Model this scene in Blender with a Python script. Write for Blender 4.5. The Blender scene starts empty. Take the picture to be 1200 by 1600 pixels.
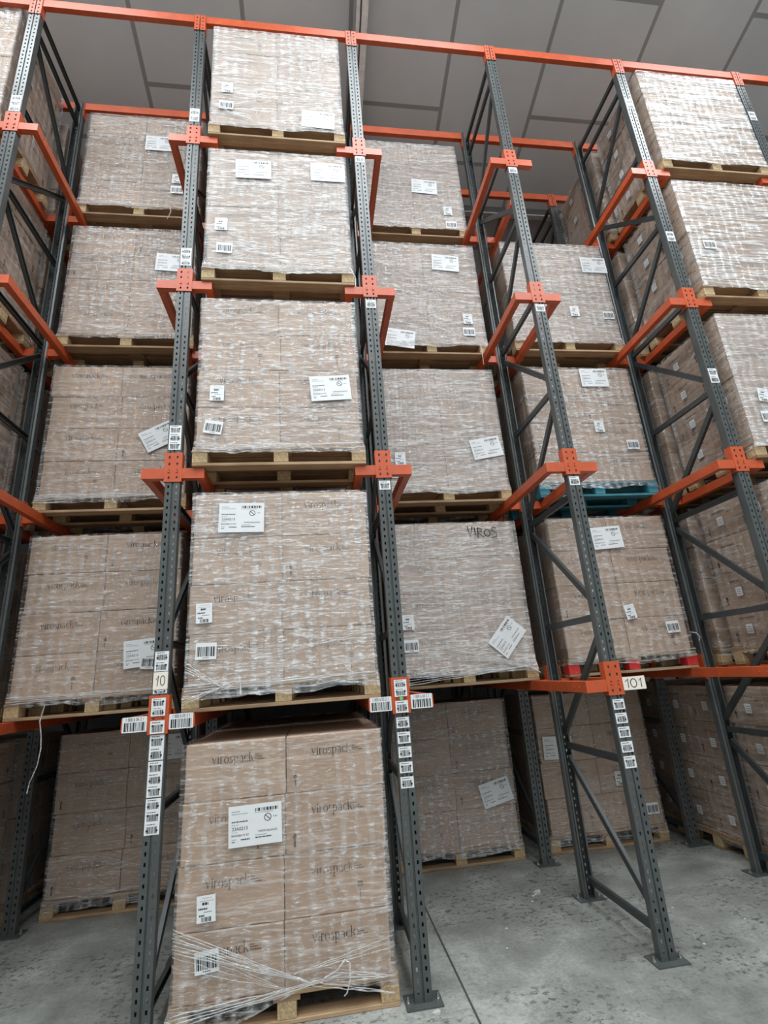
import bpy, math, random
from mathutils import Vector, Matrix
random.seed(7)
S = bpy.context.scene
COL = S.collection

# ------------------------------------------------------------------ camera
cam_d = bpy.data.cameras.new('camera'); cam = bpy.data.objects.new('camera', cam_d); COL.objects.link(cam)
CR = Matrix(((0.9895, 0.0283, -0.1416), (-0.126, -0.3101, -0.9423), (-0.0706, 0.9503, -0.3033)))
cam.rotation_euler = CR.to_euler(); cam.location = (2.37644, -3.35435, 1.70333)
cam_d.sensor_fit = 'HORIZONTAL'; cam_d.sensor_width = 36; cam_d.lens = 791.21 * 36 / 1200
cam_d.clip_start = 0.05; cam_d.clip_end = 100
S.camera = cam
# ------------------------------------------------------------------ world, light, exposure
w = bpy.data.worlds.new('world'); S.world = w; w.use_nodes = True
w.node_tree.nodes['Background'].inputs[0].default_value = (0.75, 0.85, 1, 1)
w.node_tree.nodes['Background'].inputs[1].default_value = 0.3
S.view_settings.view_transform = 'Standard'; S.view_settings.look = 'None'
S.view_settings.gamma = 1; S.view_settings.use_curve_mapping = False
S.view_settings.exposure = 0.0
SKY_EMIT = 15.0
S.cycles.max_bounces = 7; S.cycles.diffuse_bounces = 4; S.cycles.glossy_bounces = 3
S.cycles.transparent_max_bounces = 14
S.cycles.sample_clamp_indirect = 6
S.cycles.caustics_reflective = False; S.cycles.caustics_refractive = False

# ------------------------------------------------------------------ materials
def mat(name):
    m = bpy.data.materials.new(name); m.use_nodes = True
    n = m.node_tree; n.nodes.clear()
    return m, n, n.nodes.new('ShaderNodeOutputMaterial')
def N(n, t, **kw):
    x = n.nodes.new('ShaderNode' + t)
    for k, v in kw.items():
        if k in x.inputs: x.inputs[k].default_value = v
        else: setattr(x, k, v)
    return x
def L(n, a, b): n.links.new(a, b)
def ramp(n, src, stops):
    r = N(n, 'ValToRGB'); e = r.color_ramp.elements
    e[0].position, e[0].color = stops[0][0], (*stops[0][1], 1)
    e[1].position, e[1].color = stops[-1][0], (*stops[-1][1], 1)
    for p, c in stops[1:-1]:
        k = e.new(p); k.color = (*c, 1)
    L(n, src, r.inputs[0]); return r.outputs[0]
def mapped(n, scale, coord='Object', rot=(0, 0, 0), loc=(0, 0, 0)):
    t = N(n, 'TexCoord'); m = N(n, 'Mapping'); m.inputs['Scale'].default_value = scale
    m.inputs['Rotation'].default_value = rot; m.inputs['Location'].default_value = loc
    L(n, t.outputs[coord], m.inputs[0]); return m.outputs[0]
def noise(n, vec, scale, detail=4, rough=.55):
    x = N(n, 'TexNoise', Scale=scale, Detail=detail, Roughness=rough); L(n, vec, x.inputs['Vector']); return x.outputs[0]
def math_(n, op, a, b=None, c=None):
    x = N(n, 'Math', operation=op)
    for i, v in enumerate((a, b, c)):
        if v is None: continue
        if isinstance(v, (int, float)): x.inputs[i].default_value = v
        else: L(n, v, x.inputs[i])
    return x.outputs[0]
def bump(n, h, strength, dist=.01):
    b = N(n, 'Bump', Strength=strength, Distance=dist); L(n, h, b.inputs['Height']); return b.outputs[0]
def simple(name, col, rough=.5, metal=0, var=.12, scale=12, bmp=0.0, spec=.5):
    m, n, o = mat(name); p = N(n, 'BsdfPrincipled', Roughness=rough, Metallic=metal)
    p.inputs['Specular IOR Level'].default_value = spec
    f = noise(n, mapped(n, (1, 1, 1)), scale)
    lo = tuple(c * (1 - var) for c in col); hi = tuple(min(1, c * (1 + var)) for c in col)
    L(n, ramp(n, f, [(.3, lo), (.7, hi)]), p.inputs['Base Color'])
    if bmp: L(n, bump(n, f, bmp), p.inputs['Normal'])
    L(n, p.outputs[0], o.inputs[0]); return m

def kraft():
    m, n, o = mat('kraft_cardboard'); p = N(n, 'BsdfPrincipled', Roughness=.72)
    p.inputs['Specular IOR Level'].default_value = .25
    a = noise(n, mapped(n, (3, 3, 3)), 1.5, 3); b = noise(n, mapped(n, (120, 120, 4)), 1.0, 2)
    s = math_(n, 'ADD', math_(n, 'MULTIPLY', a, .8), math_(n, 'MULTIPLY', b, .2))
    c = ramp(n, s, [(.3, (.41, .285, .205)), (.7, (.505, .36, .265))])
    oi = N(n, 'ObjectInfo'); hv = N(n, 'HueSaturation')
    L(n, math_(n, 'MULTIPLY_ADD', oi.outputs['Random'], .18, .92), hv.inputs['Value']); L(n, c, hv.inputs['Color'])
    L(n, hv.outputs[0], p.inputs['Base Color']); L(n, bump(n, b, .08, .002), p.inputs['Normal'])
    L(n, p.outputs[0], o.inputs[0]); return m
def wood(name, lo, mid, hi):
    m, n, o = mat(name); p = N(n, 'BsdfPrincipled', Roughness=.75)
    a = noise(n, mapped(n, (2, 30, 30)), 1.6, 5); b = noise(n, mapped(n, (1, 1, 1)), 3, 3)
    s = math_(n, 'ADD', math_(n, 'MULTIPLY', a, .6), math_(n, 'MULTIPLY', b, .4))
    c = ramp(n, s, [(.32, lo), (.5, mid), (.68, hi)])
    oi = N(n, 'ObjectInfo'); hv = N(n, 'HueSaturation')
    L(n, math_(n, 'MULTIPLY_ADD', oi.outputs['Random'], .4, .78), hv.inputs['Value']); L(n, c, hv.inputs['Color'])
    L(n, hv.outputs[0], p.inputs['Base Color']); L(n, bump(n, a, .25, .003), p.inputs['Normal'])
    L(n, p.outputs[0], o.inputs[0]); return m
def film(name, haze, gloss, streak, band, sx=20, sz=85, rough=.16):
    """clear stretch film: see-through sheet, glossy, crease whitening plus painted glints and reflection bands"""
    m, n, o = mat(name)
    t = N(n, 'TexCoord'); sp = N(n, 'SeparateXYZ'); L(n, t.outputs['Object'], sp.inputs[0])
    oi = N(n, 'ObjectInfo'); off = math_(n, 'MULTIPLY', oi.outputs['Random'], 40)
    h = math_(n, 'ADD', math_(n, 'ADD', sp.outputs[0], sp.outputs[1]), off)
    cv = N(n, 'CombineXYZ'); L(n, h, cv.inputs[0]); L(n, sp.outputs[2], cv.inputs[1]); L(n, off, cv.inputs[2])
    def mp(ax, az, rot=0):
        k = N(n, 'Mapping'); k.inputs['Scale'].default_value = (ax, az, 1); k.inputs['Rotation'].default_value = (0, 0, rot)
        L(n, cv.outputs[0], k.inputs[0]); return k.outputs[0]
    def rng(v, a, b):
        k = N(n, 'MapRange'); k.inputs['From Min'].default_value = a; k.inputs['From Max'].default_value = b; L(n, v, k.inputs[0]); return k.outputs[0]
    s1 = noise(n, mp(sx, sz, .0), 1.0, 3, .6)              # fine crinkles
    s2 = noise(n, mp(1.3, 15, -.05), 1.0, 3, .55)          # long creases
    wob = noise(n, mp(5, 5, .0), 1.0, 3, .6)
    v1 = math_(n, 'MULTIPLY_ADD', math_(n, 'SINE', math_(n, 'ADD', math_(n, 'MULTIPLY', h, 74), math_(n, 'MULTIPLY', wob, 9))), .12, .50)             # upright ripples, also whitened as painted reflections
    pat = noise(n, mp(2.2, 2.6), 1.0, 2, .5)               # patches of stronger ripple and painted glints
    cr = math_(n, 'POWER', math_(n, 'SUBTRACT', 1, math_(n, 'ABSOLUTE', math_(n, 'MULTIPLY_ADD', s2, 2, -1))), 34)
    ln = rng(s1, .50, .66); vb = rng(v1, .44, .60); pm = rng(pat, .30, .56)
    vz = math_(n, 'MULTIPLY', vb, pm)
    amt = math_(n, 'MULTIPLY_ADD', vz, band, math_(n, 'MULTIPLY_ADD', pm, .35, .28))
    wt = math_(n, 'MULTIPLY', math_(n, 'MULTIPLY', ln, amt), streak)
    wt = math_(n, 'ADD', wt, math_(n, 'MULTIPLY', cr, .30 + streak * .4))
    wt = math_(n, 'ADD', wt, math_(n, 'MULTIPLY', vz, band * .17))  # upright reflection bands painted in as white
    wc = N(n, 'Clamp'); L(n, math_(n, 'ADD', wt, haze), wc.inputs[0]); wc.inputs['Max'].default_value = .9
    hh = math_(n, 'ADD', math_(n, 'MULTIPLY', s1, math_(n, 'MULTIPLY_ADD', vz, .8, .5)), math_(n, 'ADD', math_(n, 'MULTIPLY', s2, .5), math_(n, 'MULTIPLY', v1, band * .35)))
    nb = bump(n, hh, 1.0, .02)
    d = N(n, 'BsdfDiffuse', Color=(.93, .93, .93, 1)); g = N(n, 'BsdfGlossy', Color=(1, 1, 1, 1), Roughness=rough)
    L(n, nb, g.inputs['Normal'])
    tr = N(n, 'BsdfTransparent'); tl = N(n, 'BsdfTranslucent', Color=(.9, .9, .9, 1))
    md = N(n, 'MixShader', Fac=.25); L(n, d.outputs[0], md.inputs[1]); L(n, tl.outputs[0], md.inputs[2])
    m1 = N(n, 'MixShader'); L(n, wc.outputs[0], m1.inputs[0]); L(n, tr.outputs[0], m1.inputs[1]); L(n, md.outputs[0], m1.inputs[2])
    lw = N(n, 'LayerWeight', Blend=.35); L(n, nb, lw.inputs['Normal'])
    gf = math_(n, 'MULTIPLY_ADD', lw.outputs['Fresnel'], gloss * 1.3, gloss * .3)
    gc = N(n, 'Clamp'); gc.inputs['Max'].default_value = .5; L(n, math_(n, 'MULTIPLY', gf, math_(n, 'MULTIPLY_ADD', ln, 1.2, .4)), gc.inputs[0])
    m2 = N(n, 'MixShader'); L(n, gc.outputs[0], m2.inputs[0]); L(n, m1.outputs[0], m2.inputs[1]); L(n, g.outputs[0], m2.inputs[2])
    L(n, m2.outputs[0], o.inputs[0]); return m
def painted(name, col, wear, rough=.42):
    m, n, o = mat(name); p = N(n, 'BsdfPrincipled', Roughness=rough)
    f = noise(n, mapped(n, (1, 1, 1)), 9, 6, .6); g = noise(n, mapped(n, (1, 1, 1)), 55, 3, .6)
    base = ramp(n, f, [(.3, tuple(c * .85 for c in col)), (.7, tuple(min(1, c * 1.12) for c in col))])
    mk = N(n, 'MapRange'); mk.inputs['From Min'].default_value = .66; mk.inputs['From Max'].default_value = .70; L(n, g, mk.inputs[0])
    mx = N(n, 'MixRGB'); mx.inputs[2].default_value = (*wear, 1); L(n, math_(n, 'MULTIPLY', mk.outputs[0], .7), mx.inputs[0]); L(n, base, mx.inputs[1])
    L(n, mx.outputs[0], p.inputs['Base Color']); L(n, p.outputs[0], o.inputs[0]); return m
def concrete():
    m, n, o = mat('worn_concrete'); p = N(n, 'BsdfPrincipled')
    v = mapped(n, (1, 1, 1))
    big = noise(n, v, .55, 5, .6); mid = noise(n, v, 3.2, 6, .65); fine = noise(n, v, 42, 5, .7)
    s = math_(n, 'ADD', math_(n, 'MULTIPLY', big, .45), math_(n, 'ADD', math_(n, 'MULTIPLY', mid, .35), math_(n, 'MULTIPLY', fine, .2)))
    c = ramp(n, s, [(.38, (.15, .152, .138)), (.5, (.26, .265, .242)), (.60, (.42, .425, .395))])
    # dark scuffs and oily spots
    sp = noise(n, mapped(n, (1, 1.3, 1), loc=(3.1, 1, 0)), 19, 4, .75); mask = noise(n, mapped(n, (1, 1, 1), loc=(.7, 4, 0)), 1.1, 3)
    a = N(n, 'MapRange'); a.inputs['From Min'].default_value = .53; a.inputs['From Max'].default_value = .60; L(n, sp, a.inputs[0])
    b = N(n, 'MapRange'); b.inputs['From Min'].default_value = .42; b.inputs['From Max'].default_value = .56; L(n, mask, b.inputs[0])
    f = math_(n, 'MULTIPLY', math_(n, 'MULTIPLY', a.outputs[0], b.outputs[0]), .75)
    mx = N(n, 'MixRGB'); mx.inputs[2].default_value = (.06, .06, .055, 1); L(n, f, mx.inputs[0]); L(n, c, mx.inputs[1])
    # small pale chips
    vo = N(n, 'TexVoronoi', Scale=7.0); L(n, v, vo.inputs['Vector'])
    q = N(n, 'MapRange'); q.inputs['From Min'].default_value = .075; q.inputs['From Max'].default_value = .05; L(n, vo.outputs['Distance'], q.inputs[0])
    q2 = math_(n, 'MULTIPLY', q.outputs[0], math_(n, 'GREATER_THAN', noise(n, v, 4.0, 2), .56))
    mx2 = N(n, 'MixRGB'); mx2.inputs[2].default_value = (.6, .6, .58, 1); L(n, q2, mx2.inputs[0]); L(n, mx.outputs[0], mx2.inputs[1])
    L(n, mx2.outputs[0], p.inputs['Base Color'])
    L(n, ramp(n, mid, [(.3, (.42,) * 3), (.7, (.7,) * 3)]), p.inputs['Roughness'])
    L(n, bump(n, math_(n, 'ADD', fine, mid), .15, .004), p.inputs['Normal'])
    L(n, p.outputs[0], o.inputs[0]); return m
def ceiling_mat():
    m, n, o = mat('ceiling_panels'); p = N(n, 'BsdfPrincipled', Roughness=.8)
    t = N(n, 'TexCoord'); sp = N(n, 'SeparateXYZ'); L(n, t.outputs['Object'], sp.inputs[0])
    cv = N(n, 'CombineXYZ')
    L(n, math_(n, 'ADD', sp.outputs[1], 26.42), cv.inputs[0]); L(n, math_(n, 'ADD', sp.outputs[0], 24.85), cv.inputs[1])
    b = N(n, 'TexBrick', Scale=1.0); b.offset = .5
    b.inputs['Mortar Size'].default_value = .026; b.inputs['Mortar Smooth'].default_value = .15
    b.inputs['Brick Width'].default_value = 1.2; b.inputs['Row Height'].default_value = 1.21
    b.inputs['Color1'].default_value = (.68, .70, .71, 1); b.inputs['Color2'].default_value = (.72, .74, .75, 1)
    b.inputs['Mortar'].default_value = (.36, .355, .35, 1)
    L(n, cv.outputs[0], b.inputs['Vector'])
    f = noise(n, t.outputs['Object'], .8, 4)
    mx = N(n, 'MixRGB', blend_type='MULTIPLY'); mx.inputs[0].default_value = .6
    L(n, b.outputs[0], mx.inputs[1]); L(n, ramp(n, f, [(.3, (.75, .75, .75)), (.7, (1, 1, 1))]), mx.inputs[2])
    L(n, mx.outputs[0], p.inputs['Base Color']); L(n, p.outputs[0], o.inputs[0]); return m
def emit(name, col, s):
    m, n, o = mat(name); e = N(n, 'Emission', Strength=s); e.inputs[0].default_value = (*col, 1); L(n, e.outputs[0], o.inputs[0]); return m

M = dict(
    kraft=kraft(),
    wood=wood('pine', (.22, .13, .07), (.37, .24, .135), (.50, .35, .215)),
    wood_old=wood('weathered_pine', (.20, .13, .08), (.33, .23, .14), (.45, .33, .21)),
    chip=simple('pressed_chip_block', (.50, .36, .20), .8, var=.35, scale=90),
    blue=wood('blue_painted_wood', (.02, .12, .17), (.04, .22, .29), (.10, .34, .40)),
    red=painted('red_paint', (.62, .035, .035), (.35, .2, .15), .5),
    film_light=film('stretch_film_thin', .015, .22, .26, .8),
    film_mid=film('stretch_film', .07, .28, .42, 1.15, 17, 95),
    film_heavy=film('stretch_film_thick', .20, .32, .55, .8, 13, 100),
    film_dense=film('stretch_film_many_turns', .16, .36, 1.7, .1, 4, 60),
    strand=film('twisted_film', .28, .4, .5, .2, rough=.2),
    post=painted('grey_powder_coat', (.078, .086, .085), (.12, .125, .12), .33),
    brace=painted('dark_grey_powder_coat', (.045, .051, .052), (.09, .1, .1), .4),
    orange=painted('orange_paint', (.56, .095, .030), (.30, .09, .05), .40),
    steel=simple('zinc_steel', (.6, .6, .58), .35, 1.0),
    white=simple('white_paper', (.80, .81, .82), .45, var=.03),
    ink=simple('black_ink', (.02, .02, .022), .5, var=.1),
    print=simple('carton_ink', (.055, .040, .034), .7, var=.1),
    faint=simple('grey_label_print', (.33, .34, .36), .6, var=.1),
    fadeprint=simple('faded_carton_ink', (.17, .11, .08), .7, var=.1),
    green=simple('green_dot', (.10, .62, .22), .5, var=.05),
    cream=simple('cream_paper', (.86, .78, .68), .5, var=.04),
    floor=concrete(), ceil=ceiling_mat(),
    joint=simple('floor_joint_fill', (.06, .06, .055), .8),
    wall_aisle=simple('white_sheet_wall', (.55, .55, .54), .7, var=.03, scale=2),
    wall=simple('painted_block_wall', (.16, .155, .15), .8, var=.06, scale=3),
    wall_light=simple('pale_wall', (.36, .36, .35), .8, var=.04, scale=2),
    web=simple('beam_web', (.10, .10, .10), .7), flange=simple('beam_flange', (.85, .83, .80), .6),
    sky=emit('skylight_and_fill_panel', (.90, .96, 1.0), SKY_EMIT),
    plastic=simple('green_sticker', (.05, .35, .16), .5),
)
# ------------------------------------------------------------------ mesh helpers
class MB:
    def __init__(s): s.v = []; s.f = []; s.m = []
    def face(s, pts, mi=0):
        b = len(s.v); s.v += [tuple(p) for p in pts]; s.f.append(tuple(range(b, b + len(pts)))); s.m.append(mi)
    def box(s, x0, x1, y0, y1, z0, z1, mi=0):
        b = len(s.v)
        s.v += [(x, y, z) for z in (z0, z1) for y in (y0, y1) for x in (x0, x1)]
        for q in ((0, 2, 3, 1), (4, 5, 7, 6), (0, 1, 5, 4), (2, 6, 7, 3), (0, 4, 6, 2), (1, 3, 7, 5)):
            s.f.append(tuple(b + i for i in q)); s.m.append(mi)
    def bar(s, a, c, w, t, up=(1, 0, 0), mi=0):
        """rectangular bar from a to c; t along up, w across"""
        a, c = Vector(a), Vector(c); d = (c - a).normalized(); u = Vector(up); u = (u - d * u.dot(d)).normalized(); r = d.cross(u)
        b = len(s.v)
        for p in (a, c):
            for i, j in ((-1, -1), (1, -1), (1, 1), (-1, 1)): s.v.append(tuple(p + u * t / 2 * i + r * w / 2 * j))
        for q in ((0, 3, 2, 1), (4, 5, 6, 7), (0, 1, 5, 4), (1, 2, 6, 5), (2, 3, 7, 6), (3, 0, 4, 7)):
            s.f.append(tuple(b + i for i in q)); s.m.append(mi)
    def cyl(s, c, r, h, axis=2, n=10, mi=0, r2=None):
        r2 = r if r2 is None else r2; b = len(s.v)
        for k, (rr, hh) in enumerate(((r, 0), (r2, h))):
            for i in range(n):
                a = 2 * math.pi * i / n; p = [math.cos(a) * rr, math.sin(a) * rr]; p.insert(axis, hh)
                s.v.append(tuple(c[j] + p[j] for j in range(3)))
        for i in range(n):
            j = (i + 1) % n; s.f.append((b + i, b + j, b + n + j, b + n + i)); s.m.append(mi)
        s.f.append(tuple(b + i for i in range(n))[::-1]); s.m.append(mi); s.f.append(tuple(b + n + i for i in range(n))); s.m.append(mi)
    def tube(s, pts, rads, n=6, flat=1.0, mi=0):
        pts = [Vector(p) for p in pts]; b = len(s.v)
        for i, p in enumerate(pts):
            d = (pts[min(i + 1, len(pts) - 1)] - pts[max(i - 1, 0)]).normalized()
            u = Vector((0, 1, 0)); u = (u - d * u.dot(d)).normalized(); r = d.cross(u)
            rr = rads[i] if isinstance(rads, (list, tuple)) else rads
            for k in range(n):
                a = 2 * math.pi * k / n; s.v.append(tuple(p + u * math.cos(a) * rr * flat + r * math.sin(a) * rr))
        for i in range(len(pts) - 1):
            for k in range(n):
                j = (k + 1) % n; s.f.append((b + i * n + k, b + i * n + j, b + (i + 1) * n + j, b + (i + 1) * n + k)); s.m.append(mi)
        s.f.append(tuple(b + k for k in range(n))); s.m.append(mi)
        s.f.append(tuple(b + (len(pts) - 1) * n + k for k in range(n))[::-1]); s.m.append(mi)
    def mesh(s, name, mats, smooth=False, sel=None):
        me = bpy.data.meshes.new(name); me.from_pydata(s.v, [], s.f)
        for x in (mats if isinstance(mats, (list, tuple)) else [mats]): me.materials.append(x)
        me.polygons.foreach_set('material_index', s.m)
        if smooth: me.polygons.foreach_set('use_smooth', [sel is None or sel(i) for i in range(len(s.f))])
        me.update(); return me
def inst(name, me, parent=None, loc=(0, 0, 0), rot=(0, 0, 0)):
    o = bpy.data.objects.new(name, me); COL.objects.link(o); o.parent = parent; o.location = loc; o.rotation_euler = rot; return o
def empty(name, loc, rz=0):
    o = bpy.data.objects.new(name, None); COL.objects.link(o); o.location = loc; o.rotation_euler = (0, 0, rz); o.empty_display_size = .2; return o
def tag(o, label=None, cat=None, group=None, kind=None):
    if label: o['label'] = label
    if cat: o['category'] = cat
    if group: o['group'] = group
    if kind: o['kind'] = kind
    return o
def bevel(me_obj, wdt, seg=1):
    b = me_obj.modifiers.new('bevel', 'BEVEL'); b.width = wdt; b.segments = seg; b.limit_method = 'ANGLE'
def bevelled(me, wdt, seg=1):
    """bake a small bevel into shared mesh data"""
    o = bpy.data.objects.new('tmp', me); COL.objects.link(o); bevel(o, wdt, seg)
    dg = bpy.context.evaluated_depsgraph_get(); r = bpy.data.meshes.new_from_object(o.evaluated_get(dg)); r.name = me.name
    bpy.data.objects.remove(o); return r
def holed(mb, x0, x1, z0, z1, holes, y, mi=0, flip=False):
    """flat plate in the XZ plane at depth y with rectangular holes (x, z, w, h)"""
    xs = sorted({x0, x1} | {round(h[0] + s * h[2] / 2, 5) for h in holes for s in (-1, 1)})
    zs = sorted({z0, z1} | {round(h[1] + s * h[3] / 2, 5) for h in holes for s in (-1, 1)})
    hs = {(round(h[0], 4), round(h[1], 4)): h for h in holes}
    b = len(mb.v); nx = len(xs); mb.v += [(x, y, z) for z in zs for x in xs]
    cell = set()
    for h in holes:
        i = xs.index(round(h[0] - h[2] / 2, 5)); k = zs.index(round(h[1] - h[3] / 2, 5)); cell.add((i, k))
    for k in range(len(zs) - 1):
        for i in range(nx - 1):
            if (i, k) in cell: continue
            q = (b + k * nx + i, b + k * nx + i + 1, b + (k + 1) * nx + i + 1, b + (k + 1) * nx + i)
            mb.f.append(q[::-1] if flip else q); mb.m.append(mi)
# text in the built-in face, returned as flat polygons
def text_mesh(txt, size, depth=.0006, matl=None):
    cu = bpy.data.curves.new('t', 'FONT'); cu.body = txt; cu.size = size; cu.extrude = depth / 2; cu.align_x = 'CENTER'; cu.align_y = 'CENTER'
    o = bpy.data.objects.new('t', cu); COL.objects.link(o); dg = bpy.context.evaluated_depsgraph_get()
    me = bpy.data.meshes.new_from_object(o.evaluated_get(dg)); bpy.data.objects.remove(o)
    v = [(p.co.x, p.co.y) for p in me.vertices]; z = [p.co.z for p in me.vertices]; f = [tuple(p.vertices) for p in me.polygons]
    bpy.data.meshes.remove(me); return v, z, f
def add_text(mb, txt, size, cx, cz, y, mi=1, sx=1.0):
    v, z, f = text_mesh(txt, size); b = len(mb.v)
    mb.v += [(cx + p[0] * sx, y - zz, cz + p[1]) for p, zz in zip(v, z)]
    mb.f += [tuple(b + i for i in q) for q in f]; mb.m += [mi] * len(f)

# ------------------------------------------------------------------ serif wordmark printed on the cartons
def arc(mb, cx, cz, rx, rz, t0, t1, thick, thin, y, seg=12, mi=0):
    pts = []
    for i in range(seg + 1):
        a = math.radians(t0 + (t1 - t0) * i / seg); t = thin + (thick - thin) * abs(math.cos(a))
        pts.append(((cx + (rx) * math.cos(a), cz + (rz) * math.sin(a)), (cx + (rx - t) * math.cos(a), cz + (rz - t * .9) * math.sin(a))))
    for i in range(seg):
        (a, b), (c, d) = pts[i], pts[i + 1]
        mb.face([(a[0], y, a[1]), (c[0], y, c[1]), (d[0], y, d[1]), (b[0], y, b[1])], mi)
def quad(mb, p, y, mi=0): mb.face([(a, y, b) for a, b in p], mi)
def wordmark(mb, x, z, s, y, mi=0):
    T, t = .17, .055
    def R(x0, x1, z0, z1): quad(mb, [(x + x0 * s, z + z0 * s), (x + x1 * s, z + z0 * s), (x + x1 * s, z + z1 * s), (x + x0 * s, z + z1 * s)], y, mi)
    def Q(*p): quad(mb, [(x + a * s, z + b * s) for a, b in p], y, mi)
    def A(cx, cz, rx, rz, a, b, thick=T, thin=t): arc(mb, x + cx * s, z + cz * s, rx * s, rz * s, a, b, thick * s, thin * s, y, mi=mi)
    def serif(c, zz, wd=.34): R(c - wd / 2, c + wd / 2, zz, zz + .055)
    Q((.08, 1), (.27, 1), (.52, 0), (.42, 0)); Q((.70, 1), (.77, 1), (.52, 0), (.46, 0)); serif(.17, .945); serif(.72, .945, .26); x += .95 * s   # v
    R(.08, .08 + T, 0, 1); serif(.165, 0); R(0, .17, .945, 1); A(.165, 1.28, .10, .10, 0, 360, .099, .099); x += .42 * s                           # i
    R(.08, .08 + T, 0, 1); serif(.165, 0, .38); R(0, .17, .945, 1); A(.42, .70, .28, .30, 50, 150, .10, .12); x += .68 * s                          # r
    A(.42, .5, .42, .52, 0, 360); x += .93 * s                                                                                                     # o
    A(.30, .76, .24, .26, 30, 250, .12, .07); A(.30, .25, .27, .27, -150, 80, .13, .07); x += .68 * s                                             # s
    R(.08, .08 + T, -.5, 1); serif(.165, -.5, .4); R(0, .17, .945, 1); A(.42, .5, .40, .52, -140, 140); x += .95 * s                               # p
    R(.50, .50 + T, .05, .78); A(.40, .76, .27, .26, 0, 160, .15, .07); A(.34, .26, .28, .28, 20, 330, .13, .06); R(.5, .78, 0, .06); x += .82 * s   # a
    A(.42, .5, .40, .52, 50, 315); x += .78 * s                                                                                                    # c
    R(.08, .08 + T, 0, 1.55); R(0, .17, 1.495, 1.55); serif(.165, 0, .36); Q((.25, .42), (.30, .52), (.72, 1.0), (.62, 1.0)); Q((.36, .62), (.50, .62), (.86, 0), (.66, 0)); serif(.66, .945, .3); R(.6, .92, 0, .055)
def lines(mb, x0, x1, z, h, y, seed, mi=1):
    r = random.Random(seed); x = x0
    while x < x1:
        wd = min(r.uniform(.004, .012), x1 - x); quad(mb, [(x, z), (x + wd, z), (x + wd, z + h), (x, z + h)], y, mi); x += wd + .0025
CW, CD, CH = .573, .394, .31
def print_front(kind, fade=False):
    mb = MB(); y = -CD / 2 - .0014
    wordmark(mb, -.14, .195, .034, y)
    for k, b in enumerate((.130, .150, .165)): lines(mb, .106, b, .226 - k * .012, .005, y, 30 + k, 0)
    if kind == 1:     # upright arrow low at the left
        X = -.235; quad(mb, [(X - .005, .035), (X + .005, .035), (X + .005, .085), (X - .005, .085)], y); quad(mb, [(X - .013, .082), (X + .013, .082), (X, .108)][::1], y)
    if kind == 2:
        quad(mb, [(.13, .05), (.137, .05), (.137, .10), (.13, .10)], y); quad(mb, [(.12, .115), (.15, .115), (.15, .125), (.12, .125)], y); quad(mb, [(.12, .13), (.15, .13), (.15, .14), (.12, .14)], y)
    return mb.mesh('carton_print', M['fadeprint' if fade else 'print'])
def print_side():
    mb = MB()
    for sx in (-1, 1):
        X = sx * (CW / 2 + .0014)
        def q(a0, a1, z0, z1): mb.face([(X, a0, z0), (X, a1, z0), (X, a1, z1), (X, a0, z1)])
        yy = .12 * 1; q(yy - .006, yy + .006, .04, .095); mb.face([(X, yy - .016, .09), (X, yy + .016, .09), (X, yy, .12)])
        for k in range(7): q(-.10 + k * .022, -.10 + k * .022 + .013, .222, .236)
        q(-.15, -.125, .20, .205)
    return mb.mesh('carton_print', M['print'])
def carton_mesh():
    mb = MB(); mb.box(-CW / 2, CW / 2, -CD / 2, CD / 2, .0015, CH - .0015)
    me = bevelled(mb.mesh('carton', M['kraft']), .007, 2)
    return me
ME = {}
ME['carton'] = carton_mesh()
ME['print0'] = print_front(0); ME['print1'] = print_front(1); ME['print2'] = print_front(2, True); ME['pside'] = print_side()
def tape_mesh():
    mb = MB(); mb.box(-CW / 2 + .004, CW / 2 - .004, -.025, .025, CH - .0015, CH - .0008)
    return mb.mesh('tape', M['fadeprint'])
def sticker_mesh():
    mb = MB(); X = -CW / 2 - .023
    mb.face([(X, -.02, .10), (X, -.085, .10), (X, -.085, .175), (X, -.02, .175)], 0)
    for k in range(3): mb.face([(X - .0004, -.03, .115 + k * .018), (X - .0004, -.075, .115 + k * .018), (X - .0004, -.075, .121 + k * .018), (X - .0004, -.03, .121 + k * .018)], 1)
    return mb.mesh('carton_sticker', [M['white'], M['faint']])
ME['sticker'] = sticker_mesh()
# pallet pieces (1.2 wide, .8 deep)
def piece(name, x, y, z, m):
    mb = MB(); mb.box(-x / 2, x / 2, -y / 2, y / 2, 0, z); return bevelled(mb.mesh(name, m), .003)
PM = {}
for k in ('wood', 'wood_old', 'blue'):
    s = MB()
    s.box(-.07, .07, -.4, .4, .10, .122); s2 = MB(); s2.box(-.05, .05, -.4, .4, .10, .122)
    PM[k] = dict(side=s2.mesh('stringer_board', M[k]), stringer=s.mesh('pallet_stringers', M[k]), deck=piece('deck_board', 1.2, .14, .022, M[k]),
                 bottom=piece('bottom_board', 1.2, .1, .022, M[k]), block=piece('pallet_block', .1, .1, .078, M['chip'] if k != 'blue' else M['blue']))
PM['red'] = dict(PM['wood_old']); PM['red_block'] = piece('pallet_block', .1, .1, .078, M['red'])
def barcode(mb, x0, x1, z0, z1, y, seed, mi=1):
    r = random.Random(seed); x = x0
    while x < x1 - .001:
        wd = min(r.choice((.002, .003, .005, .008)) * (x1 - x0) / .1, x1 - x)
        quad(mb, [(x, z0), (x + wd, z0), (x + wd, z1), (x, z1)], y, mi); x += wd + r.choice((.002, .003, .004)) * (x1 - x0) / .1
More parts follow.
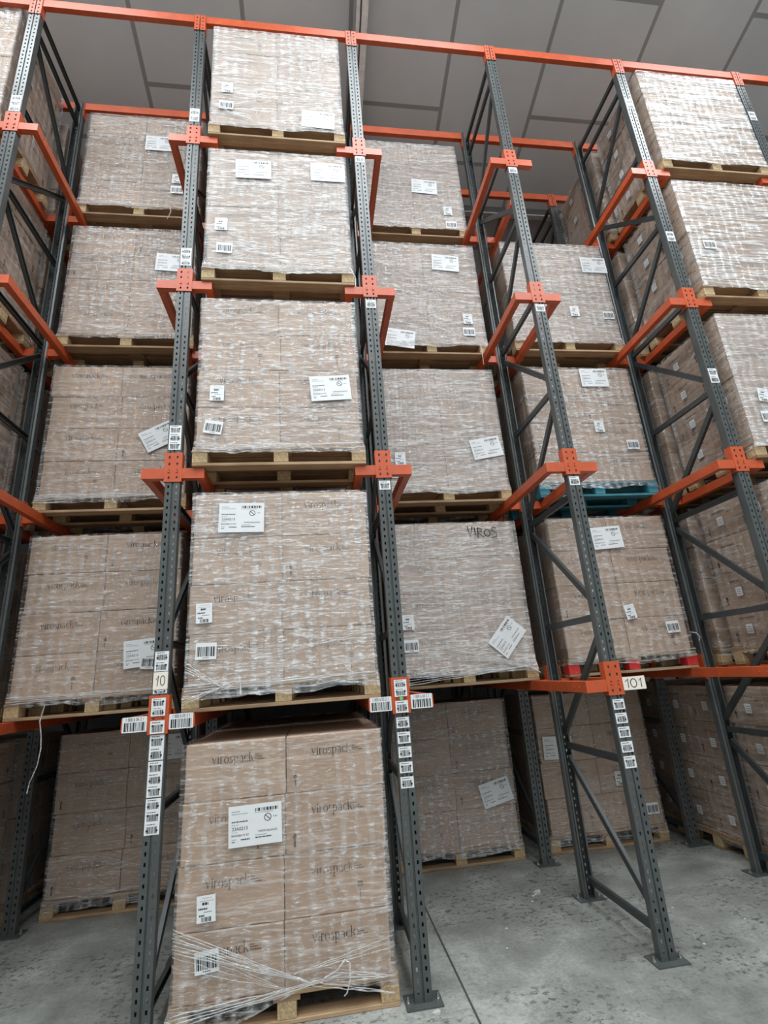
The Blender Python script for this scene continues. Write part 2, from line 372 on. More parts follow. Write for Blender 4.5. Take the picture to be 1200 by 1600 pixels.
def shipping_label():
    mb = MB(); mb.box(-.148, .148, -.0008, 0, -.103, .103, 0); y = -.0012
    barcode(mb, .0, .13, .065, .082, y, 3); lines(mb, .0, .10, .057, .004, y, 4, 2)
    lines(mb, -.13, -.085, .072, .005, y, 5, 2); lines(mb, -.13, -.04, .06, .004, y, 6, 2)
    arc(mb, .07, .030, .020, .020, 0, 360, .004, .004, y, 24, 1); quad(mb, [(.054, .041), (.057, .044), (.086, .019), (.083, .016)], y, 1)
    lines(mb, .10, .125, .028, .006, y, 8, 2)
    lines(mb, -.13, -.04, .020, .006, y, 9, 1)
    add_text(mb, '23A0213', .024, -.085, -.012, y, 1)
    lines(mb, -.13, -.09, .006, .004, y, 10, 2); lines(mb, -.13, -.10, -.03, .003, y, 11, 2)
    add_text(mb, 'BANDEJA W 2C', .014, -.083, -.045, y, 1); add_text(mb, 'TAPON BLANCO', .014, .068, -.036, y, 1)
    lines(mb, -.13, -.105, -.066, .004, y, 12, 2); lines(mb, -.08, -.03, -.070, .006, y, 13, 1); lines(mb, .0, .06, -.055, .004, y, 14, 2)
    lines(mb, .0, .09, -.068, .006, y, 15, 1); lines(mb, -.13, -.11, -.078, .005, y, 16, 1)
    return mb.mesh('shipping_label', [M['white'], M['ink'], M['faint']])
def ticket_label():
    mb = MB(); mb.box(-.049, .049, -.0008, 0, -.062, .062, 0); y = -.0012
    lines(mb, -.02, .03, .048, .003, y, 1, 2); lines(mb, -.02, .012, .018, .012, y, 2, 1); lines(mb, -.04, .006, -.003, .008, y, 3, 1)
    lines(mb, -.012, .03, -.016, .003, y, 5, 1); lines(mb, -.036, -.008, -.034, .009, y, 4, 1); barcode(mb, -.025, .028, -.058, -.037, y, 5); lines(mb, -.03, .04, .035, .003, y, 7, 2)
    return mb.mesh('ticket_label', [M['white'], M['ink'], M['faint']])
def barcode_label():
    mb = MB(); mb.box(-.062, .062, -.0008, 0, -.05, .05, 0); y = -.0012
    barcode(mb, -.053, .053, -.032, .026, y, 21); lines(mb, -.02, .02, -.042, .004, y, 3, 1)
    return mb.mesh('barcode_label', [M['white'], M['ink']])
ME['big'] = shipping_label(); ME['tk'] = ticket_label(); ME['bc'] = barcode_label()

# stretch-film sleeve: four wrinkled sides with rounded corners, ragged lower hem
def film_mesh(seed, m, low=.085, H=4 * CH + .144, hem_at=None, hw=.590, hd=.4125):
    from mathutils import noise as mn
    r = .009; pts = []; segx = 34; segy = 16
    def side(a, b, n): return [(a[0] + (b[0] - a[0]) * i / n, a[1] + (b[1] - a[1]) * i / n) for i in range(n)]
    P = side((-hw + r, -hd), (hw - r, -hd), segx) + side((hw - r, -hd), (hw, -hd + r), 2) + side((hw, -hd + r), (hw, hd - r), segy) + side((hw, hd - r), (hw - r, hd), 2) \
        + side((hw - r, hd), (-hw + r, hd), segx) + side((-hw + r, hd), (-hw, hd - r), 2) + side((-hw, hd - r), (-hw, -hd + r), segy) + side((-hw, -hd + r), (-hw + r, -hd), 2)
    nz = 40; mb = MB(); n = len(P)
    for k in range(nz + 1):
        t = k / nz
        for i, (x, y) in enumerate(P):
            nx, ny = (x / hw, y / hd); nx = nx if abs(nx) > .985 else 0; ny = ny if abs(ny) > .985 else 0
            hem = low + .03 * mn.noise(Vector((x * 3, y * 3, seed))) + .012 * mn.noise(Vector((x * 14, y * 14, seed + 5)))
            if hem_at and y < -hd + .03: hem = hem_at(x) + .006 * mn.noise(Vector((x * 14, y * 14, seed + 5)))
            top = H + .004 + .006 * mn.noise(Vector((x * 5, y * 5, seed + 9)))
            z = hem + (top - hem) * (t ** 1.15)
            amp = .0035 + .006 * max(0, 1 - (z - .06) / .14)
            d = amp * mn.noise(Vector((x * 4 + seed, y * 4, z * 26))) + .5 * amp * mn.noise(Vector((x * 18 + seed, y * 18, z * 9)))
            flare = .012 * max(0, 1 - (z - .08) / .12) ** 1.5 + (.05 * max(0, (-x - .2) / hw) ** 2 * max(0, 1 - z / .25) if hem_at else 0)
            mb.v.append((x + nx * (d + flare), y + ny * (d + flare), z))
    FR_ = {i for i in range(n) if abs(P[i][1]) > hd - .003 and abs(P[(i + 1) % n][1]) > hd - .003}
    for k in range(nz):
        for i in range(n):
            j = (i + 1) % n; mb.f.append((k * n + i, k * n + j, (k + 1) * n + j, (k + 1) * n + i)); mb.m.append(0 if (P[i][1] < -hd + .015 or P[i][1] > hd - .015) else 1)
    return mb.mesh('stretch_film', [m, M['film_light'] if m.name != 'stretch_film_thin' else m], True, lambda i: i % n in FR_)  # side faces take a clearer film: their weaker glare is painted in
FM = {}
def get_film(kind, seed):
    key = (kind, seed % 3)
    if seed == 5: return film_mesh(2.2, M[kind], hem_at=lambda x: .015 + .15 * min(1, max(0, (x + .5) / .62)) ** 1.5 - .07 * max(0, (x - .12) / .47))
    if key not in FM: FM[key] = film_mesh(seed % 3 * 3.3 + 1, M[kind])
    return FM[key]
# ------------------------------------------------------------------ pallet load
RAILTOP = {0: 0.0, 1: 1.562, 2: 3.142, 3: 4.72, 4: 6.282}
GROUP_LOADS = 'film-wrapped pallet loads in the rack'
LOADS = {}
def make_load(b, l, yf, label, kind='film_mid', pal='wood', near=True, stickers=False, yaw=0, dx=0, layers=4, labels=(), prints='f', lean=0.0):
    root = empty('wrapped_pallet_load', (1.45 * b + .725 + dx, yf + .4, RAILTOP[l]), yaw)
    tag(root, label, 'pallet load', GROUP_LOADS); LOADS[(b, l, round(yf, 1))] = root
    rnd = random.Random(b * 31 + l * 7 + int(yf * 10)); p = PM[pal]
    po = inst('pallet', p['stringer'], root)
    if pal == 'blue': tag(po, 'blue painted wooden pallet')
    if pal == 'red': tag(po, 'wooden pallet with red painted blocks')
    for X in (-.55, .55): inst('stringer_board', p['side'], po, (X, 0, 0))
    for i, Y in enumerate((-.33, -.165, 0, .165, .33)): inst('deck_board', p['deck'], po, (0, Y, .122))
    for Y in (-.35, 0, .35):
        inst('bottom_board', p['bottom'], po, (0, Y, 0))
        for X in (-.55, 0, .55):
            inst('pallet_block', PM['red_block'] if (pal == 'red' and Y < 0) else p['block'], po, (X, Y, .022))
    for k in range(layers):
        jx, jy = rnd.uniform(-.010, .010), rnd.uniform(-.003, .003)
        for iy in (0, 1):
            for ix in (0, 1):
                o = inst('carton', ME['carton'], root, ((ix - .5) * (CW + .003) + jx + lean * k * .006, (iy - .5) * (CD + .002) + jy, .144 + k * CH), (0, 0, rnd.uniform(-.003, .003)))
                if prints and iy == 0:
                    c = inst('carton_print', ME['print%d' % rnd.choice((0, 1, 0, 2) if kind in ('film_light', 'film_mid') else (0, 2, 2))], o)
                if 's' in prints and ix == 0:
                    inst('carton_print', ME['pside'], o)
                    if rnd.random() < .75 or iy == 0: inst('carton_sticker', ME['sticker'], o)
                if 'r' in prints and ix == 1: inst('carton_print', ME['pside'], o)
    if kind: inst('stretch_film', get_film(kind, b * 5 + l * 2 + int(yf)), root)
    for (t, x, z, rot) in labels:
        nm = {'big': 'shipping_label', 'tk': 'ticket_label', 'bc': 'barcode_label'}[t]
        inst(nm, ME[t], root, (x, -.4195, z), (0, rot, 0))
    return root
def D(a): return -math.radians(a)
# bay 1: the full front column
c1 = 'in the full front column'
make_load(1, 0, .02, 'film-wrapped carton load standing on the floor at the foot of the full front column', 'film_light', labels=[('big', -.165, .941, D(1)), ('tk', -.421, .567, D(2)), ('bc', -.41, .331, D(4))])
make_load(1, 1, 0, 'film-wrapped carton load on the lowest orange rails of the full front column', labels=[('big', -.264, 1.205, D(-1)), ('tk', -.484, .582, D(2)), ('bc', -.464, .35, D(-1))])
make_load(1, 2, -.03, 'film-wrapped carton load on the second rails of the full front column', 'film_mid', labels=[('big', .366, .604, D(4)), ('tk', -.445, .557, 0), ('bc', -.463, .284, D(-9))])
make_load(1, 3, -.02, 'film-wrapped carton load with two paper sheets, on the third rails of the full front column', 'film_heavy', labels=[('big', -.207, 1.166, D(1)), ('big', .426, 1.184, 0), ('tk', -.458, .547, 0), ('bc', -.427, .305, D(-2))])
make_load(1, 4, -.03, 'topmost film-wrapped carton load of the full front column, just under the roof beam', 'film_heavy', labels=[('big', .361, .245, D(-3)), ('tk', -.442, .563, 0), ('bc', -.448, .34, D(-2))])
# bay 0: second position, left of the front column
make_load(0, 0, 1.82, 'dim carton load standing on the floor, left of the full front column', 'film_light', labels=[('big', .387, 1.22, 0)])
make_load(0, 1, .90, 'carton load on the lowest rails left of the front column, torn sheet by post', 'film_light', labels=[('big', .347, .425, D(4)), ('bc', .389, .352, D(-4))])
make_load(0, 2, .88, 'carton load on the second rails left of the front column, tilted sheet', 'film_light', labels=[('big', .353, .676, D(28))])
make_load(0, 3, .86, 'carton load on the third rails left of the front column', 'film_mid', labels=[('big', .36, .972, D(-3))])
make_load(0, 4, .86, 'top carton load left of the front column, on the highest rails', 'film_mid', labels=[('big', .157, .995, 0), ('tk', .354, .507, 0), ('bc', .361, .356, 0)])
# bay 2: second position, right of the front column
make_load(2, 0, 1.82, 'dim carton load on the floor just right of the front column, tilted white sheet', 'film_mid', labels=[('big', .389, .573, D(12))])
make_load(2, 1, .90, 'carton load marked VIROS in pen, white sheet steeply tilted at its right', 'film_heavy', labels=[('big', .363, .365, D(48)), ('tk', -.477, .532, 0), ('bc', -.467, .34, 0)])
make_load(2, 2, .88, 'carton load on the second rails right of the front column', 'film_heavy', labels=[('big', .41, .53, D(10)), ('tk', -.427, .43, 0), ('bc', -.456, .291, 0)])
make_load(2, 3, .88, 'carton load on the third rails right of the front column', 'film_heavy', labels=[('big', .249, 1.131, D(-4)), ('big', -.32, .164, D(-8)), ('tk', .41, .417, 0), ('bc', .404, .259, 0)])
make_load(2, 4, .93, 'top carton load right of the front column, slightly slumped', 'film_heavy', labels=[('big', .148, .706, D(-3)), ('tk', .388, .362, 0), ('bc', .409, .159, 0)], lean=.5, dx=-.01)
# bay 3: second position, above the numbered sign
make_load(3, 0, 1.82, 'dim carton load on the floor behind the post with the 101 sign', 'film_light', labels=[('big', -.387, .896, D(-3)), ('tk', .197, .576, 0), ('bc', .473, .289, 0)])
make_load(3, 1, .86, 'carton load on a pallet with red blocks', 'film_light', 'red', labels=[('big', -.021, 1.184, D(3)), ('tk', .051, .506, D(8)), ('bc', .423, .356, D(2))])
make_load(3, 2, .82, 'carton load on a blue painted pallet', 'film_mid', 'blue', labels=[('big', .179, 1.268, 0), ('tk', .12, .72, 0), ('bc', .433, .52, 0)])
make_load(3, 3, .80, 'highest carton load of its bay, open space above it below the roof', 'film_heavy', labels=[('big', .46, 1.108, 0), ('tk', .116, .485, 0), ('bc', .494, .447, 0)])
# bay 4: front position on the right and the loads behind
nm = {0: 'on the floor', 1: 'on the lowest rails', 2: 'on the second rails', 3: 'on the third rails', 4: 'on the highest rails'}
for l in range(5):
    make_load(4, l, -.03 + (.25 if l == 0 else 0), 'front carton load %s, bay at the right edge' % nm[l], {4: 'film_dense', 3: 'film_dense', 2: 'film_heavy'}.get(l, 'film_light'), prints='fs',
              labels={3: [('bc', -.41, .587, 0)], 2: [('tk', -.382, .564, D(-6)), ('bc', -.40, .363, 0)]}.get(l, []), dx=.02)
    make_load(4, l, .86 + (.22 if l == 0 else 0), 'carton load second in depth %s, bay at the right edge' % nm[l], 'film_light', prints='fs', dx=-.02)
    if l in (0, 3, 4): make_load(4, l, 1.74 + (.2 if l == 0 else 0), 'carton load third in depth %s, bay at the right edge' % nm[l], 'film_light', prints='fs', dx=.0)
    make_load(-1, l, (.05 if l == 4 else .13) if l else .9, 'front carton load %s, bay cut by the left edge' % nm[l], 'film_mid', prints='fr', dx=.0)
    if l == 4: LOADS[(-1, 4, round(.05, 1))].scale = (1, 1, 1.14)
    make_load(-1, l, 1.0 if l else 1.85, 'carton load second in depth %s, bay cut by the left edge' % nm[l], 'film_light', prints='fr', dx=.0)
make_load(5, 4, .88, 'pale carton load glimpsed in the top right corner beyond the last post', 'film_mid', prints='')
# loads seen only in slivers behind the front column
for l in range(5):
    make_load(1, l, .92 if l else .98, 'shadowed carton load %s directly behind the full front column' % nm[l], 'film_light', prints='')
for b, l in ((0, 1), (0, 2), (2, 1), (2, 2), (3, 1), (3, 2)):  # unseen loads added to keep light out of the deep gaps
    make_load(b, l, 1.76, 'unseen light-blocking carton load %s, behind the %s' % (nm[l], {0: 'load left of the front column', 2: 'load right of the front column', 3: 'load with the coloured pallet'}[b]), 'film_light', prints='')
# handwriting on the VIROS load
def pen(strokes, y, r=.003):
    mb = MB()
    for s in strokes: mb.tube([(x, y, z) for x, z in s], r, 5, .35)
    return mb
def circ(cx, cz, rx, rz, a0=0, a1=360, n=14): return [(cx + rx * math.cos(math.radians(a0 + (a1 - a0) * i / n)), cz + rz * math.sin(math.radians(a0 + (a1 - a0) * i / n))) for i in range(n + 1)]
vir = [[(0, .10), (.02, .0), (.045, .10)], [(.065, .09), (.07, .015)], [(.095, .085), (.09, -.005)], [(.09, .085), (.13, .07), (.125, .05), (.093, .042), (.145, -.005)], circ(.18, .035, .026, .032), [(.27, .075), (.235, .085), (.225, .06), (.265, .03), (.26, -.005), (.21, -.01)]]
po = inst('pen_writing', pen([[(x + .13, z + 1.245) for x, z in s] for s in vir], -.423, .0045).mesh('pen_writing', M['ink'], True), LOADS[(2, 1, .9)]); tag(po, 'VIROS handwritten in black pen')

# twisted film strands at the foot of some loads
def strands(root, segs, hang=None, y=-.424):
    mb = MB(); r_ = random.Random(len(segs))
    for (x0, z0, x1, z1, r, nfan, spread) in segs:
        for k in range(nfan):
            t = (k / max(1, nfan - 1) - .5) * spread if nfan > 1 else 0
            n = 12; pts = []; rad = []
            for i in range(n + 1):
                u = i / n; pts.append((x0 + (x1 - x0) * u + .004 * r_.uniform(-1, 1), y - .004 - .006 * math.sin(u * 3.14) + .002 * r_.uniform(-1, 1), z0 + t * (1 - u) + (z1 - z0) * u + .003 * r_.uniform(-1, 1)))
                rad.append(r * r_.uniform(.25, .7))
            mb.tube(pts, rad, 5, .35)
    if hang:
        for pts in hang: mb.tube([(x, y - .012 - dy, z) for x, dy, z in pts], [.006 * (1 - .5 * i / len(pts)) for i in range(len(pts))], 6, .5)
    return inst('film_strand', mb.mesh('film_strand', M['strand'], True), root)
strands(LOADS[(1, 0, 0.0)], [(-.585, .445, .125, .175, .006, 7, .10), (-.585, .40, -.02, .17, .003, 4, .14), (.58, .305, .04, .225, .004, 3, .05), (-.585, .10, .33, .195, .006, 4, .05), (.125, .175, .575, .075, .008, 2, .02), (.2, .2, .58, .15, .004, 4, .07)],
        [[(.20, 0, .19), (.27, .01, .22), (.31, .02, .265), (.335, .02, .25), (.335, .015, .17), (.315, .02, .12), (.30, .02, .11)]])
strands(LOADS[(1, 1, 0.0)], [(-.58, .26, -.36, .13, .007, 4, .05), (-.59, .06, -.36, .135, .007, 3, .03), (-.58, .13, .585, .16, .005, 4, .05), (-.2, .27, .5, .40, .002, 2, .01)],
        [[(-.36, 0, .135), (-.29, .02, .165), (-.26, .02, .185), (-.25, .02, .15), (-.25, .02, .09)]])
strands(LOADS[(2, 1, .9)], [(-.2, .30, .54, .10, .006, 6, .10), (-.58, .06, .54, .12, .006, 4, .06)], [[(.50, 0, .12), (.55, .02, .09), (.585, .03, .06)]])
strands(LOADS[(2, 3, .9)], [(-.25, .43, .5, .115, .005, 3, .02), (.0, .12, .56, .115, .006, 2, .02)], [[(.48, 0, .115), (.50, .02, .04), (.49, .03, -.06), (.49, .03, -.16)]])
strands(LOADS[(0, 0, 1.8)], [(-.35, .95, .5, .60, .003, 2, .02), (-.2, .42, .55, .22, .004, 4, .04), (-.55, .12, .3, .20, .004, 3, .03)])
strands(LOADS[(0, 3, .9)], [(-.1, .85, .4, .70, .003, 2, .02), (-.3, .45, .5, .2, .005, 3, .02)])
strands(LOADS[(1, 2, 0.0)], [(-.58, .12, .585, .15, .006, 4, .04), (-.3, .27, .56, .33, .002, 3, .03)], [[(.1, 0, .15), (.15, .02, .10), (.2, .02, .12), (.24, .02, .08)]])
strands(LOADS[(1, 3, 0.0)], [(-.58, .14, .585, .13, .005, 3, .04)], [[(.50, 0, .14), (.57, .02, .11), (.60, .03, .02), (.60, .03, -.08)], [(.3, 0, .14), (.28, .02, .08), (.34, .02, .06)]])
strands(LOADS[(1, 4, 0.0)], [(-.58, .35, -.36, .2, .006, 3, .02), (-.40, .24, -.22, .16, .012, 2, .02)])
strands(LOADS[(0, 1, .9)], [(-.58, .14, .585, .16, .006, 4, .05)], [[(-.30, .02, .10), (-.31, .04, -.01), (-.295, .03, -.10), (-.29, .02, -.19), (-.30, .02, -.30), (-.335, .02, -.40), (-.345, .02, -.47)]])
strands(LOADS[(0, 2, .9)], [(-.58, .12, .585, .13, .008, 4, .05)], [[(.05, 0, .13), (.03, .02, .08), (.06, .02, .05)]])
strands(LOADS[(0, 4, .9)], [(-.58, .13, .585, .11, .006, 3, .04)], [[(.30, 0, .12), (.33, .02, .02), (.30, .02, -.08)]])
strands(LOADS[(3, 3, .8)], [(-.3, .35, .56, .14, .004, 3, .03)])
strands(LOADS[(3, 1, .9)], [(-.58, .13, .585, .16, .005, 3, .03)], [[(.56, 0, .30), (.60, .02, .29), (.63, .02, .25), (.61, .02, .22)]])

# ------------------------------------------------------------------ rack
ZL = {1: 1.460, 2: 3.039, 3: 4.619, 4: 6.181}; ZT = 7.785
def post_mesh():
    mb = MB(); w2 = .0475; H = 7.86
    holes = []
    z = .05
    while z < H - .03:
        for s in (-1, 1): holes.append((s * .026, z, .011, .020))
        z += .05
    holed(mb, -w2, -.006, .0, H, [h for h in holes if h[0] < 0], 0); holed(mb, .006, w2, .0, H, [h for h in holes if h[0] > 0], 0)
    V = [(-.006, 0), (-.0035, .007), (.0035, .007), (.006, 0)]
    for a, b in zip(V, V[1:]): mb.face([(a[0], a[1], 0), (b[0], b[1], 0), (b[0], b[1], H), (a[0], a[1], H)])
    for s in (-1, 1):
        P = [(s * w2, 0), (s * w2, .050), (s * (w2 - .012), .058), (s * (w2 - .012), .075), (s * (w2 - .022), .075)]
        for a, b in zip(P, P[1:]): mb.face([(a[0], a[1], 0), (b[0], b[1], 0), (b[0], b[1], H), (a[0], a[1], H)])
    me = mb.mesh('post', M['post'])
    o = bpy.data.objects.new('tmp', me); COL.objects.link(o); m = o.modifiers.new('w', 'WELD'); m.merge_threshold = .0004; s = o.modifiers.new('s', 'SOLIDIFY'); s.thickness = .0025; s.offset = 0
    dg = bpy.context.evaluated_depsgraph_get(); r = bpy.data.meshes.new_from_object(o.evaluated_get(dg)); r.name = 'post'; bpy.data.objects.remove(o); return r
def bracket_mesh(reach, cy=0):
    mb = MB(); w2 = .053; hs = [(s * .026, .03 + k * .05, .012, .018) for s in (-1, 1) for k in range(4)]
    holed(mb, -w2, w2, 0, .215, hs, -.007)
    for s in (-1, 1):
        mb.box(*sorted((s * w2, s * (w2 + .004))), -.007, .055, 0, .215)
        a, b = sorted((s * (w2 + .004), s * reach)); mb.box(a, b, -.004, .044, .026, .100)
    for s in (-1, 1): mb.cyl((s * .026, -.013, .075), .008, .007, 1, 8)
    return mb.mesh('arm_bracket', M['orange'])
def base_mesh():
    mb = MB(); mb.box(-.10, .10, -.05, .095, 0, .008); return mb.mesh('base_plate', M['post'])
def bolt_mesh():
    mb = MB(); mb.cyl((0, 0, 0), .014, .003, n=12); mb.cyl((0, 0, .003), .009, .009, n=6); mb.cyl((0, 0, .012), .005, .016, n=8); return mb.mesh('anchor_bolt', M['steel'])
ME['post'] = post_mesh(); ME['brk'] = bracket_mesh(.205); ME['base'] = base_mesh(); ME['bolt'] = bolt_mesh(); ME['brk_r'] = bracket_mesh(.147)
zs = [.13, 1.055, 1.98, 2.90, 3.81, 4.725, 5.65, 6.56, 7.52]
BR = [((z, z)) for z in zs] + [(7.75, 7.75)]
for i in range(8):
    a, b = zs[i] + .09, zs[i + 1] - .09
    BR.append((a, b) if i % 2 == 0 else (b, a))      # (front z, rear z)
BM = []
for zf, zr in BR:
    mb = MB()
    y0, y1 = .06, .885
    a, c = Vector((0, y0, zf)), Vector((0, y1, zr)); d = (c - a).normalized(); r = Vector((0, -d.z, d.y))
    # channel section: web + two lips
    mb.bar(a, c, .046, .004); 
    for s in (-1, 1): mb.bar(a + r * .021 * s + Vector((.012, 0, 0)), c + r * .021 * s + Vector((.012, 0, 0)), .004, .026)
    mb.bar(a - d * .006 + Vector((.012, 0, 0)), a + d * .02 + Vector((.012, 0, 0)), .012, .03)
    BM.append(mb.mesh('brace', M['brace']))
rowdesc = {-1: 'beyond the left edge', 0: 'at the far left', 1: 'with the handwritten 10 label', 2: 'right of the full front column', 3: 'carrying the 101 sign', 4: 'second from the right edge', 5: 'at the right edge', 6: 'beyond the right edge'}
depthdesc = ['front grey perforated upright frame %s', 'grey upright frame in the second rank, behind the post %s', 'grey upright frame in the third rank, behind the post %s']
FR = {}
YF = [0, 1.63, 3.26]
for k, y0 in enumerate(YF):
    for i in range(-1, 7):
        if k == 2 and not 1 <= i <= 5: continue
        root = empty('upright_frame', (1.45 * i, y0, 0)); FR[(i, k)] = root
        tag(root, depthdesc[k] % rowdesc[i], 'rack frame', 'upright frames of the pallet rack')
        inst('post', ME['post'], root, (0, 0, .006)); inst('post', ME['post'], root, (0, .945, .006), (0, 0, math.pi))
        for Y, rz in ((0, 0), (.945, math.pi)):
            inst('base_plate', ME['base'], root, (0, Y, 0), (0, 0, rz))
            for sx in (-1, 1): inst('anchor_bolt', ME['bolt'], root, (sx * .082, Y + (.02 if rz == 0 else -.02), .008))
        for me in BM: inst('brace', me, root)
        for l in ZL:
            inst('arm_bracket', ME['brk' if k == 0 else 'brk_r'], root, (0, 0, ZL[l]))
            inst('arm_bracket', ME['brk_r'], root, (0, .945, ZL[l]), (0, 0, math.pi))
# rails
RY0, RY1 = .0455, 2.58
def rail_mesh(y0, y1):
    mb = MB(); mb.box(-.026, .026, y0, y1, .026, .100)
    for s in (-1, 1):
        for Y in (.05, .12):
            mb.cyl((s * .026 if s > 0 else -.026 - .004, y0 + Y, .06), .007, .004, 0, 8)
    return bevelled(mb.mesh('pallet_rail', M['orange']), .003)
rm = rail_mesh(RY0, RY1); rm_short = rail_mesh(.42, RY1)
lvn = {1: 'lowest', 2: 'second', 3: 'third', 4: 'highest'}
for i in range(-1, 7):
    for s in (-1, 1):
        if (i == -1 and s == -1) or (i == 6 and s == 1): continue
        for l in ZL:
            o = inst('pallet_rail', rm_short if (i, s, l) == (3, 1, 4) else rm, None, (1.45 * i + s * .177, 0, ZL[l]))
            tag(o, 'orange %s pallet rail, %s side of the frame %s' % (lvn[l], 'right' if s > 0 else 'left', rowdesc[i]), 'pallet rail', 'orange pallet rails running back into the rack')
# top tie beams
def tie_mesh():
    mb = MB(); h0, h1 = 0, .095; X = 1.45
    mb.box(.053, X - .053, .0, .045, h0, h1)
    for a, s in ((0, 1), (X, -1)):
        hs = [(a + s * .027, -.095 + k * .05, .012, .018) for k in range(4)]
        x0, x1 = sorted((a + s * .004, a + s * .053)); holed(mb, x0, x1, -.12, h1, hs, -.008)
        x0, x1 = sorted((a + s * .0495, a + s * .053)); mb.box(x0, x1, -.008, .055, -.12, h1)
    return mb.mesh('tie_beam', M['orange'])
tm = tie_mesh()
bayd = {-1: 'over the bay cut by the left edge', 0: 'left of the full front column', 1: 'over the full front column', 2: 'right of the full front column', 3: 'over the bay of the blue pallet', 4: 'over the front loads at right', 5: 'ending at the right edge'}
for k, (Y, rz) in enumerate(((0, 0), (.945, 1), (1.63, 0), (3.26, 0))):
    for i in range(-1, 6):
        if k == 3 and not 1 <= i <= 4: continue
        o = inst('tie_beam', tm, None, (1.45 * (i + 1) if rz else 1.45 * i, Y, ZT), (0, 0, math.pi * rz))
        tag(o, 'orange tie beam, %s, %s' % (('foremost rank', 'second rank', 'third rank', 'rearmost rank')[k], bayd[i]), 'beam', 'orange top tie beams under the roof')
# location stickers on the front posts
def post_label(hh, seed, wdt=.080, stacked=1, dots=True):
    mb = MB(); mb.box(-wdt / 2, wdt / 2, -.0006, 0, -hh / 2, hh / 2, 0); y = -.001
    u = hh / stacked
    for s in range(stacked):
        z0 = -hh / 2 + s * u
        barcode(mb, -wdt * .36, wdt * .36, z0 + u * .12, z0 + u * .68, y, seed + s); lines(mb, -wdt * .38, wdt * .2, z0 + u * .82, u * .07, y, seed + 9 + s)
        if dots:
            for sx in (-1, 1): mb.cyl((sx * .026, -.0014, z0 + u * (.35 + .25 * ((seed + s) % 2))), .0062, .0005, 1, 8, 1)
    return mb
def stick(i, z0, z1, y=-.0025, stacked=1, seed=1, mbx=None, nm='location_label'):
    mb = mbx or post_label(abs(z1 - z0), seed, stacked=stacked)
    return inst(nm, mb.mesh(nm, [M['white'], M['ink'], M['green']]), FR[(i, 0)], (0, y, (z0 + z1) / 2))
SL = {1: [(1.928, 1.812, 2), (1.323, 1.458, 2), (1.133, 1.317, 3), (.946, 1.126, 3), (3.465, 3.278, 3), (5.04, 4.868, 3), (6.61, 6.451, 2)],
      2: [(1.438, 1.376, 1), (1.353, 1.288, 1), (1.27, 1.209, 1), (1.185, 1.125, 1), (1.104, 1.042, 1), (3.018, 2.95, 1), (4.595, 4.515, 1), (6.172, 6.10, 1)],
      3: [(1.434, 1.37, 1), (1.348, 1.285, 1), (1.264, 1.20, 1), (1.176, 1.112, 1), (1.09, 1.02, 1), (3.022, 2.952, 1), (4.602, 4.53, 1), (6.172, 6.10, 1)],
      4: [(3.989, 3.85, 2), (5.488, 5.372, 2), (7.265, 7.13, 2)], 5: [(7.254, 7.124, 2)], 0: [(6.60, 6.41, 3)]}
for i, Ls in SL.items():
    for k, (a, b, st) in enumerate(Ls): stick(i, min(a, b), max(a, b), stacked=st, seed=i * 13 + k * 3)
# on the lowest brackets of the two labelled posts: three stickers on the plate, one on each arm
for i in (1, 2):
    stick(i, ZL[1] + .005, ZL[1] + .075, -.0145, seed=40 + i); stick(i, ZL[1] + .10, ZL[1] + .20, -.0145, stacked=2, seed=45 + i)
    for s in (-1, 1):
        txt = {(1, -1): '1 000 6 06 2 1', (1, 1): '1 000 6 05 2 1', (2, -1): '1 000 6 05 2 1', (2, 1): '1 000 6 04 2 1'}[(i, s)]
        mb = MB(); mb.box(-.068, .068, -.0006, 0, -.042, .042, 0)
        barcode(mb, -.058, .058, -.036, .012, -.001, 60 + i * 2 + s); add_text(mb, txt, .026, 0, .027, -.001, 1, .68)
        o = inst('arm_label', mb.mesh('arm_label', [M['white'], M['ink'], M['green']]), FR[(i, 0)], (s * .130, -.0045, ZL[1] + .063))
mb = MB(); mb.cyl((0, -.0006, 0), .011, .001, 1, 16); inst('green_dot', mb.mesh('green_dot', M['green']), FR[(2, 0)], (0, -.0155, ZL[1] + .088))
# handwritten 10 and 101
mb = MB(); mb.box(-.042, .042, -.0006, 0, -.05, .05, 0)
for s in ([(-.026, .006), (-.012, .03), (-.018, -.03)], circ(.012, 0, .013, .028)): mb.tube([(x, -.0012, z) for x, z in s], .0022, 5, .3, 1)
o = inst('location_label', mb.mesh('location_label', [M['cream'], M['ink']]), FR[(1, 0)], (.0, -.004, 1.758)); tag(o, 'paper with 10 handwritten on it')
stick(1, 1.685, 1.705, seed=3)
mb = MB(); mb.box(-.082, .082, -.0008, 0, -.042, .042, 0)
for s in ([(-.062, .012), (-.042, .028), (-.046, -.028)], circ(-.004, 0, .022, .027), [(.036, .012), (.052, .028), (.050, -.028)]): mb.tube([(x, -.0014, z) for x, z in s], .0032, 5, .3, 1)
o = inst('number_sign', mb.mesh('number_sign', [M['cream'], M['ink']]), FR[(3, 0)], (.138, -.0046, ZL[1] + .066)); tag(o, 'cream paper with 101 handwritten on it')

